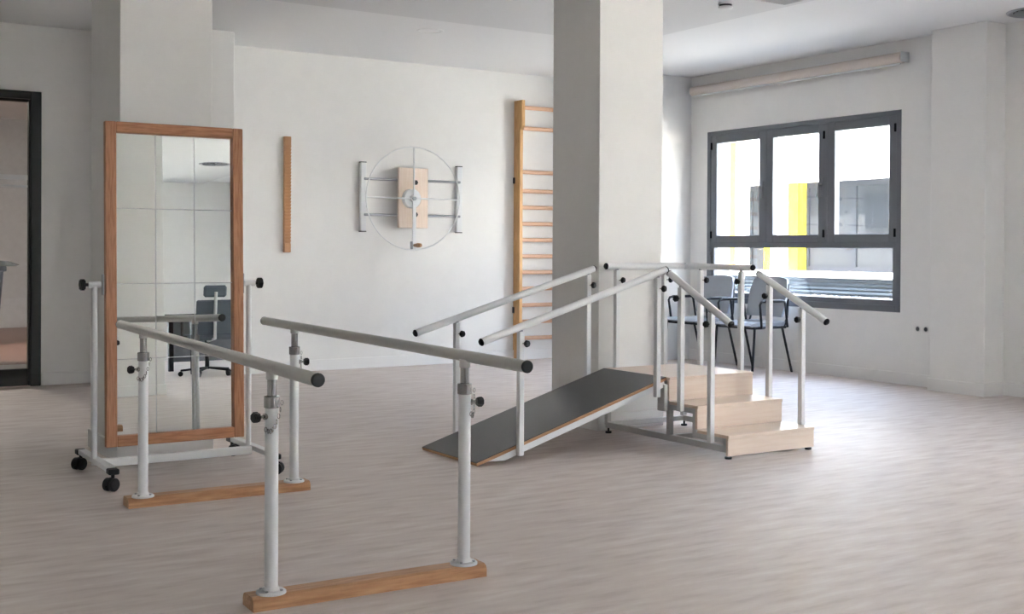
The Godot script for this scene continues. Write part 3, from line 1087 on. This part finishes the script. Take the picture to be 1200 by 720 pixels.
# ------------------------------------------------------------------ shoulder wheel
func build_wheel() -> void:
	var t := thing("shoulder_wheel", Vector3(5.25, 1.26, ZB), "wall mounted shoulder wheel with a thin white ring and wooden board", "shoulder wheel")
	var st: SurfaceTool
	for x in [4.765, 5.785]:
		st = mb()
		mm(st, Vector3(x - 0.028, 1.262, ZB + 0.002), Vector3(x + 0.028, 1.903, ZB + 0.045), 0.006)
		var b := obj("wall_bracket", st, M.white, t)
		for y in [1.262, 1.899]:
			st = mb()
			mm(st, Vector3(x - 0.029, y - 0.002, ZB + 0.002), Vector3(x + 0.029, y + 0.006, ZB + 0.046), 0.001)
			obj("end_cap", st, M.dark, b)
	for y in [1.748, 1.418]:
		st = mb()
		tube(st, Vector3(4.77, y, ZB + 0.055), Vector3(5.78, y, ZB + 0.055), 0.012, 14)
		obj("guide_rod", st, M.silver, t)
	st = mb()
	mm(st, Vector3(5.095, 1.3, ZB + 0.075), Vector3(5.405, 1.862, ZB + 0.105), 0.004)
	var bd := obj("board", st, M.birch_y, t)
	for y in [1.725, 1.425]:
		st = mb()
		tube(st, Vector3(5.255, y, ZB + 0.104), Vector3(5.255, y, ZB + 0.13), 0.007, 8)
		star_knob(st, Vector3(5.255, y, ZB + 0.125), Vector3(0, 0, 1), 0.024, 0.022, 6)
		obj("knob", st, M.black, bd)
	var c := Vector3(5.215, 1.573, -9.84)
	st = mb()
	lathe(st, Vector3(c.x, c.y, ZB + 0.105), Vector3(0, 0, 1), [Vector2(0.0, 0.0), Vector2(0.088, 0.0), Vector2(0.09, 0.004), Vector2(0.09, 0.045), Vector2(0.084, 0.052), Vector2(0.03, 0.052), Vector2(0.03, 0.075), Vector2(0.0, 0.076)], 36)
	obj("hub", st, M.white, t)
	st = mb()
	tube(st, c + Vector3(0, 0, -0.005), c + Vector3(0, 0, 0.02), 0.02, 6)
	obj("axle_nut", st, M.steel, t)
	st = mb()
	var ring := []
	for i in 72:
		var a := TAU * i / 72
		ring.append(c + Vector3(cos(a) * 0.49, sin(a) * 0.478, 0))
	sweep(st, ring, 0.0065, 8, true)
	obj("ring", st, M.white, t)
	for d in [Vector3(1, 0, 0), Vector3(-1, 0, 0), Vector3(0, 1, 0)]:
		st = mb()
		var l := 0.49 if d.y == 0.0 else 0.478
		tube(st, c + d * 0.028, c + d * l, 0.0075, 10)
		obj("spoke", st, M.white, t)
	st = mb()
	bar(st, c + Vector3(0, -0.028, 0.008), c + Vector3(0, -0.478, 0.008), 0.036, 0.012, 0.003, Vector3(1, 0, 0))
	obj("crank_arm", st, M.white, t)
	var g := c + Vector3(0.0, -0.435, 0.014)
	st = mb()
	mm(st, g + Vector3(-0.035, -0.035, -0.022), g + Vector3(-0.027, 0.035, 0.022), 0.002)
	obj("handle_clamp", st, M.steel, t)
	st = mb()
	lathe(st, g, Vector3(0, 0, 1), [Vector2(0.0, 0.0), Vector2(0.014, 0.0), Vector2(0.017, 0.03), Vector2(0.021, 0.07), Vector2(0.018, 0.115), Vector2(0.012, 0.125), Vector2(0.0, 0.126)], 16)
	obj("handle", st, M.beech_y, t)
	org = Vector3.ZERO

# ------------------------------------------------------------------ finger ladder
func build_finger_ladder() -> void:
	var t := thing("finger_ladder", Vector3(4.03, 1.07, ZB), "narrow vertical wooden finger ladder with notches on the wall", "finger ladder")
	var st := mb()
	mm(st, Vector3(4.0, 1.067, ZB), Vector3(4.06, 2.096, ZB + 0.022), 0.003)
	obj("back_strip", st, M.ladder_y, t)
	for d in [[1.068, 1.15], [2.015, 2.095]]:
		st = mb()
		mm(st, Vector3(4.001, d[0], ZB + 0.021), Vector3(4.059, d[1], ZB + 0.042), 0.003)
		obj("end_block", st, M.ladder_y, t)
	var pts := [Vector2(0.0, 1.15), Vector2(0.0, 2.015)]
	var n := 30
	var y := 2.015
	var h := (2.015 - 1.15) / n
	for i in n:
		pts.append(Vector2(0.026, y))
		pts.append(Vector2(0.022, y - h * 0.35))
		pts.append(Vector2(0.008, y - h * 0.95))
		y -= h
	st = mb()
	prism(st, Vector3(4.002, 0, ZB + 0.021), Vector3(0, 0, 1), Vector3.UP, pts, -0.056 if Vector3(0, 0, 1).cross(Vector3.UP).x > 0 else -0.056)
	var o := obj("notched_strip", st, M.ladder_x, t)
	# prism runs along u x v = -x, so move it to cover the strip
	o.position = Vector3(0.0, 0, 0)
	org = Vector3.ZERO

# ------------------------------------------------------------------ wall bars
func build_wall_bars() -> void:
	var t := thing("wall_bars", Vector3(6.9, 0, ZB), "tall wooden wall bars partly hidden by the middle pillar", "wall bars")
	var st: SurfaceTool
	for x in [6.432, 7.3]:
		st = mb()
		prism(st, Vector3(x + 0.034, 0, ZB), Vector3(0, 0, 1), Vector3.UP, [Vector2(0.0, 0.0), Vector2(0.112, 0.0), Vector2(0.112, 2.29), Vector2(0.145, 2.33), Vector2(0.145, 2.582), Vector2(0.0, 2.582)], 0.034)
		var u := obj("upright", st, M.pine_y, t)
		for y in [1.79, 0.5]:
			st = mb()
			mm(st, Vector3(x - 0.012, y - 0.03, ZB), Vector3(x, y + 0.03, ZB + 0.025), 0.002)
			obj("wall_fixing", st, M.dark, u)
	var ys := [1.875, 1.686, 1.523, 1.36, 1.2, 1.037, 0.878, 0.715, 0.551, 0.387, 0.222]
	for y in ys:
		rung(t, y, ZB + 0.085)
	rung(t, 2.51, ZB + 0.12)
	rung(t, 2.305, ZB + 0.12)
	org = Vector3.ZERO

func rung(t: Node, y: float, z: float) -> void:
	var st := mb()
	var poly := []
	for i in 16:
		var a := TAU * i / 16
		poly.append(Vector2(cos(a) * 0.014, sin(a) * 0.0205))
	prism(st, Vector3(7.305, y, z), Vector3(0, 0, 1), Vector3.UP, poly, 0.845)
	obj("rung", st, M.rung, t)

# ------------------------------------------------------------------ visitor chairs
func visitor_chair(called: String, label: String) -> Node3D:
	var t := thing(called, Vector3.ZERO, label, "chair", "grey visitor chairs")
	org = Vector3.ZERO
	var st := mb()
	# padded seat, front towards -z
	var prof := []
	for i in 13:
		var f := float(i) / 12
		var z := lerpf(-0.235, 0.225, f)
		var top := 0.462 - 0.028 * pow(maxf(0.0, 1.0 - f * 5.0), 2.0) - 0.008 * sin(f * PI)
		prof.append(Vector2(z, top))
	for i in 13:
		var f := 1.0 - float(i) / 12
		prof.append(Vector2(lerpf(-0.225, 0.22, f), 0.425))
	prism(st, Vector3(-0.235, 0, 0), Vector3(0, 0, 1), Vector3.UP, prof, -0.47)
	obj("seat", st, M.fabric, t)
	# curved backrest
	st = mb()
	var nx := 12
	var ny := 8
	var P := func(i: int, j: int, side: float) -> Vector3:
		var u := float(i) / nx * 2.0 - 1.0
		var v := float(j) / ny
		var w := lerpf(0.225, 0.245, sin(v * PI * 0.55)) * (1.0 - 0.16 * pow(v, 4.0))
		var y := 0.50 + 0.365 * v - 0.02 * u * u * v
		var z := 0.215 + 0.085 * v - 0.045 * u * u + side
		return Vector3(u * w, y, z)
	for i in nx:
		for j in ny:
			for s in [[-0.012, -1.0], [0.012, 1.0]]:
				var a: Vector3 = P.call(i, j, s[0])
				var b: Vector3 = P.call(i + 1, j, s[0])
				var c: Vector3 = P.call(i + 1, j + 1, s[0])
				var d: Vector3 = P.call(i, j + 1, s[0])
				face(st, [a, b, c, d], Vector3(0, 0, s[1]))
	for j in ny:
		for i in [0, nx]:
			face(st, [P.call(i, j, -0.012), P.call(i, j + 1, -0.012), P.call(i, j + 1, 0.012), P.call(i, j, 0.012)], Vector3(1.0 if i else -1.0, 0, 0))
	for i in nx:
		for j in [0, ny]:
			face(st, [P.call(i, j, -0.012), P.call(i + 1, j, -0.012), P.call(i + 1, j, 0.012), P.call(i, j, 0.012)], Vector3(0, 1.0 if j else -1.0, 0))
	obj("backrest", st, M.fabric, t)
	for s in [-1.0, 1.0]:
		st = mb()
		sweep(st, [Vector3(s * 0.23, 0.415, 0.19), Vector3(s * 0.232, 0.5, 0.225), Vector3(s * 0.236, 0.72, 0.235), Vector3(s * 0.22, 0.8, 0.252)], 0.01, 8)
		obj("back_stay", st, M.chair_metal, t)
		st = mb()
		sweep(st, [Vector3(s * 0.25, 0.0, -0.22), Vector3(s * 0.245, 0.41, -0.19)], 0.011, 8)
		obj("leg", st, M.chair_metal, t)
		st = mb()
		sweep(st, [Vector3(s * 0.25, 0.0, 0.27), Vector3(s * 0.245, 0.41, 0.15)], 0.011, 8)
		obj("leg", st, M.chair_metal, t)
		st = mb()
		bar(st, Vector3(s * 0.24, 0.412, -0.2), Vector3(s * 0.24, 0.412, 0.2), 0.022, 0.022, 0.004)
		obj("seat_rail", st, M.chair_metal, t)
		st = mb()
		sweep(st, [Vector3(s * 0.262, 0.412, -0.12), Vector3(s * 0.27, 0.62, -0.15), Vector3(s * 0.27, 0.645, -0.135), Vector3(s * 0.27, 0.65, -0.1), Vector3(s * 0.27, 0.65, 0.13), Vector3(s * 0.27, 0.645, 0.155), Vector3(s * 0.268, 0.62, 0.165), Vector3(s * 0.262, 0.412, 0.2)], 0.011, 8)
		bar(st, Vector3(s * 0.27, 0.657, -0.1), Vector3(s * 0.27, 0.657, 0.12), 0.034, 0.014, 0.005)
		obj("arm", st, M.chair_metal, t)
	st = mb()
	bar(st, Vector3(-0.24, 0.408, -0.17), Vector3(0.24, 0.408, -0.17), 0.02, 0.02, 0.003)
	bar(st, Vector3(-0.24, 0.408, 0.16), Vector3(0.24, 0.408, 0.16), 0.02, 0.02, 0.003)
	obj("under_frame", st, M.chair_metal, t)
	return t

func build_chairs() -> void:
	var c := visitor_chair("visitor_chair", "grey visitor chair under the window, nearest the camera")
	c.position = Vector3(7.735, 0, -8.02)
	c.rotation.y = PI / 2
	var d := c.duplicate() as Node3D
	d.name = "visitor_chair_001"
	add_child(d, true)
	d.position = Vector3(7.735, 0, -8.73)
	d.rotation.y = PI / 2
	d.set_meta("label", "grey visitor chair under the window, nearest the corner")
	var f := c.duplicate() as Node3D
	f.name = "visitor_chair_002"
	add_child(f, true)
	f.position = Vector3(5.55, 0, 2.2)
	f.rotation.y = PI * 0.8
	f.set_meta("label", "grey visitor chair beside the desk in the mirror")
	f.set_meta("group", "chairs seen in the mirror")

# ------------------------------------------------------------------ desk and chair seen in the mirror
func build_office() -> void:
	var t := thing("desk", Vector3(5.4, 0, 3.6), "dark grey desk seen in the mirror", "desk")
	var st := mb()
	mm(st, Vector3(4.58, 0.715, 2.92), Vector3(6.35, 0.745, 3.95), 0.003)
	obj("desk_top", st, M.dark, t)
	for x in [4.64, 6.3]:
		for z in [2.96, 3.9]:
			st = mb()
			mm(st, Vector3(x - 0.03, 0, z - 0.03), Vector3(x + 0.03, 0.715, z + 0.03), 0.003)
			obj("leg", st, M.black, t)
	st = mb()
	mm(st, Vector3(4.67, 0.12, 3.86), Vector3(6.27, 0.7, 3.88), 0.002)
	obj("modesty_panel", st, M.frame, t)
	org = Vector3.ZERO
	t = thing("office_chair", Vector3(4.66, 0, 2.5), "grey mesh office chair with a headrest seen in the mirror", "chair")
	var p := Vector3(4.66, 0, 2.5)
	st = mb()
	for i in 5:
		var a := TAU * i / 5 + 0.3
		var e := p + Vector3(cos(a) * 0.31, 0.07, sin(a) * 0.31)
		bar(st, p + Vector3(0, 0.1, 0), e, 0.04, 0.025, 0.005)
	tube(st, p + Vector3(0, 0.08, 0), p + Vector3(0, 0.43, 0), 0.026, 14)
	obj("star_base", st, M.black, t)
	for i in 5:
		var a := TAU * i / 5 + 0.3
		st = mb()
		var e := p + Vector3(cos(a) * 0.31, 0.03, sin(a) * 0.31)
		tube(st, e - Vector3(sin(a), 0, -cos(a)) * 0.02, e + Vector3(sin(a), 0, -cos(a)) * 0.02, 0.03, 14)
		obj("castor", st, M.black, t)
	st = mb()
	mm(st, p + Vector3(-0.25, 0.43, -0.25), p + Vector3(0.25, 0.5, 0.24), 0.03)
	obj("seat", st, M.mesh_cloth, t)
	# the back stands towards the mirror
	st = mb()
	var o := Basis(Vector3(1, 0, 0), deg_to_rad(-9))
	box(st, p + Vector3(0, 0.7, -0.28), Vector3(0.44, 0.42, 0.035), 0.017, o)
	obj("backrest", st, M.mesh_cloth, t)
	st = mb()
	box(st, p + Vector3(0, 1.01, -0.33), Vector3(0.28, 0.14, 0.05), 0.024, o)
	obj("headrest", st, M.mesh_cloth, t)
	st = mb()
	sweep(st, [p + Vector3(0, 0.42, -0.05), p + Vector3(0, 0.45, -0.3), p + Vector3(0, 0.7, -0.315), p + Vector3(0, 1.0, -0.365)], 0.02, 8)
	obj("spine", st, M.plastic, t)
	for s in [-1.0, 1.0]:
		st = mb()
		sweep(st, [p + Vector3(s * 0.2, 0.46, 0.0), p + Vector3(s * 0.3, 0.48, 0.0), p + Vector3(s * 0.3, 0.66, 0.0)], 0.018, 8)
		box(st, p + Vector3(s * 0.3, 0.675, 0.02), Vector3(0.08, 0.03, 0.26), 0.012)
		obj("armrest", st, M.black, t)
	org = Vector3.ZERO

# ------------------------------------------------------------------ ceiling
func build_ceiling_fittings() -> void:
	var st: SurfaceTool
	var t := thing("downlight", Vector3(4.62, CEIL, -8.45), "round flush downlight in the ceiling before the back wall", "downlight")
	st = mb()
	lathe(st, Vector3(4.62, CEIL + 0.001, -8.45), Vector3(0, -1, 0), [Vector2(0.085, 0.0), Vector2(0.088, 0.004), Vector2(0.1, 0.006), Vector2(0.108, 0.004), Vector2(0.11, 0.0)], 36)
	obj("rim", st, M.ceiling, t)
	st = mb()
	lathe(st, Vector3(4.62, CEIL + 0.001, -8.45), Vector3(0, -1, 0), [Vector2(0.086, 0.001), Vector2(0.0, 0.0015)], 36)
	obj("lens", st, M.ceiling, t)
	org = Vector3.ZERO
	t = thing("smoke_detector", Vector3(5.73, 2.83, -6.21), "small white detector with a dark slot on the ceiling", "detector")
	st = mb()
	lathe(st, Vector3(5.73, 2.83, -6.21), Vector3(0, -1, 0), [Vector2(0.05, 0.0), Vector2(0.05, 0.015)], 28)
	obj("base", st, M.plastic, t)
	st = mb()
	lathe(st, Vector3(5.73, 2.83, -6.21), Vector3(0, -1, 0), [Vector2(0.044, 0.015), Vector2(0.042, 0.03)], 28)
	obj("slot_ring", st, M.dark, t)
	st = mb()
	lathe(st, Vector3(5.73, 2.83, -6.21), Vector3(0, -1, 0), [Vector2(0.05, 0.029), Vector2(0.048, 0.04), Vector2(0.03, 0.048), Vector2(0.0, 0.05)], 28)
	obj("dome", st, M.plastic, t)
	org = Vector3.ZERO
	t = thing("ceiling_vent", Vector3(5.95, 2.83, -5.7), "white slatted air vent in the middle ceiling field", "vent")
	st = mb()
	var a := Vector3(5.72, 2.822, -6.03)
	var b := Vector3(6.12, 2.83, -5.2)
	mm(st, a, Vector3(a.x + 0.02, b.y, b.z), 0.002)
	mm(st, Vector3(b.x - 0.02, a.y, a.z), b, 0.002)
	mm(st, Vector3(a.x + 0.02, a.y, a.z), Vector3(b.x - 0.02, b.y, a.z + 0.02), 0.002)
	mm(st, Vector3(a.x + 0.02, a.y, b.z - 0.02), Vector3(b.x - 0.02, b.y, b.z), 0.002)
	obj("frame", st, M.plastic, t)
	for i in 15:
		st = mb()
		var x := a.x + 0.035 + i * 0.0235
		box(st, Vector3(x, 2.825, (a.z + b.z) * 0.5), Vector3(0.003, 0.012, b.z - a.z - 0.04), 0.0, Basis(Vector3(0, 0, 1), 0.6))
		obj("slat", st, M.plastic, t)
	org = Vector3.ZERO
	for d in [[Vector3(7.93, CEIL, -5.28), "round dark swirl diffuser in the ceiling at the right edge"], [Vector3(5.5, 2.83, 4.6), "round swirl diffuser in the ceiling seen in the mirror"]]:
		var c: Vector3 = d[0]
		t = thing("air_diffuser", c, d[1], "air diffuser", "")
		st = mb()
		lathe(st, c + Vector3(0, 0.001, 0), Vector3(0, -1, 0), [Vector2(0.17, 0.004), Vector2(0.2, 0.012), Vector2(0.215, 0.008), Vector2(0.22, 0.0)], 40)
		obj("rim", st, M.silver, t)
		st = mb()
		lathe(st, c + Vector3(0, 0.001, 0), Vector3(0, -1, 0), [Vector2(0.172, 0.003), Vector2(0.0, 0.003)], 40)
		obj("throat", st, M.dark, t)
		for i in 18:
			var g := TAU * i / 18
			st = mb()
			var o := Basis(Vector3.UP, g)
			box(st, c + o * Vector3(0.11, -0.008, 0), Vector3(0.11, 0.003, 0.02), 0.0, o * Basis(Vector3(1, 0, 0), 0.5))
			obj("vane", st, M.silver, t)
		org = Vector3.ZERO

# ------------------------------------------------------------------ blind, sockets
func build_small() -> void:
	var t := thing("roller_blind", Vector3(8.0, 2.7, -7.86), "rolled up beige roller blind above the window", "roller blind")
	var st := mb()
	tube(st, Vector3(8.015, 2.705, -9.16), Vector3(8.015, 2.705, -6.56), 0.046, 28)
	obj("rolled_cloth", st, M.blind, t)
	st = mb()
	mm(st, Vector3(8.0, 2.648, -9.14), Vector3(8.02, 2.664, -6.58), 0.004)
	obj("bottom_bar", st, M.plastic, t)
	for z in [-9.172, -6.548]:
		st = mb()
		mm(st, Vector3(7.972, 2.665, z - 0.004), Vector3(XR, 2.75, z + 0.004), 0.004)
		obj("bracket", st, M.plastic, t)
	org = Vector3.ZERO
	var k := 0
	for z in [-6.44, -6.36]:
		t = thing("cable_outlet", Vector3(XR, 0.47, z), ["small dark cable outlet in the wall, nearer the window", "small dark cable outlet in the wall, nearer the pier"][k], "outlet", "cable outlets beside the pier")
		st = mb()
		lathe(st, Vector3(XR + 0.001, 0.47, z), Vector3(-1, 0, 0), [Vector2(0.0, 0.003), Vector2(0.018, 0.004)], 18)
		obj("hole", st, M.dark, t)
		st = mb()
		lathe(st, Vector3(XR + 0.001, 0.47, z), Vector3(-1, 0, 0), [Vector2(0.018, 0.0), Vector2(0.018, 0.006), Vector2(0.024, 0.005), Vector2(0.025, 0.0)], 18)
		obj("rim", st, M.grey_paint, t)
		org = Vector3.ZERO
		k += 1
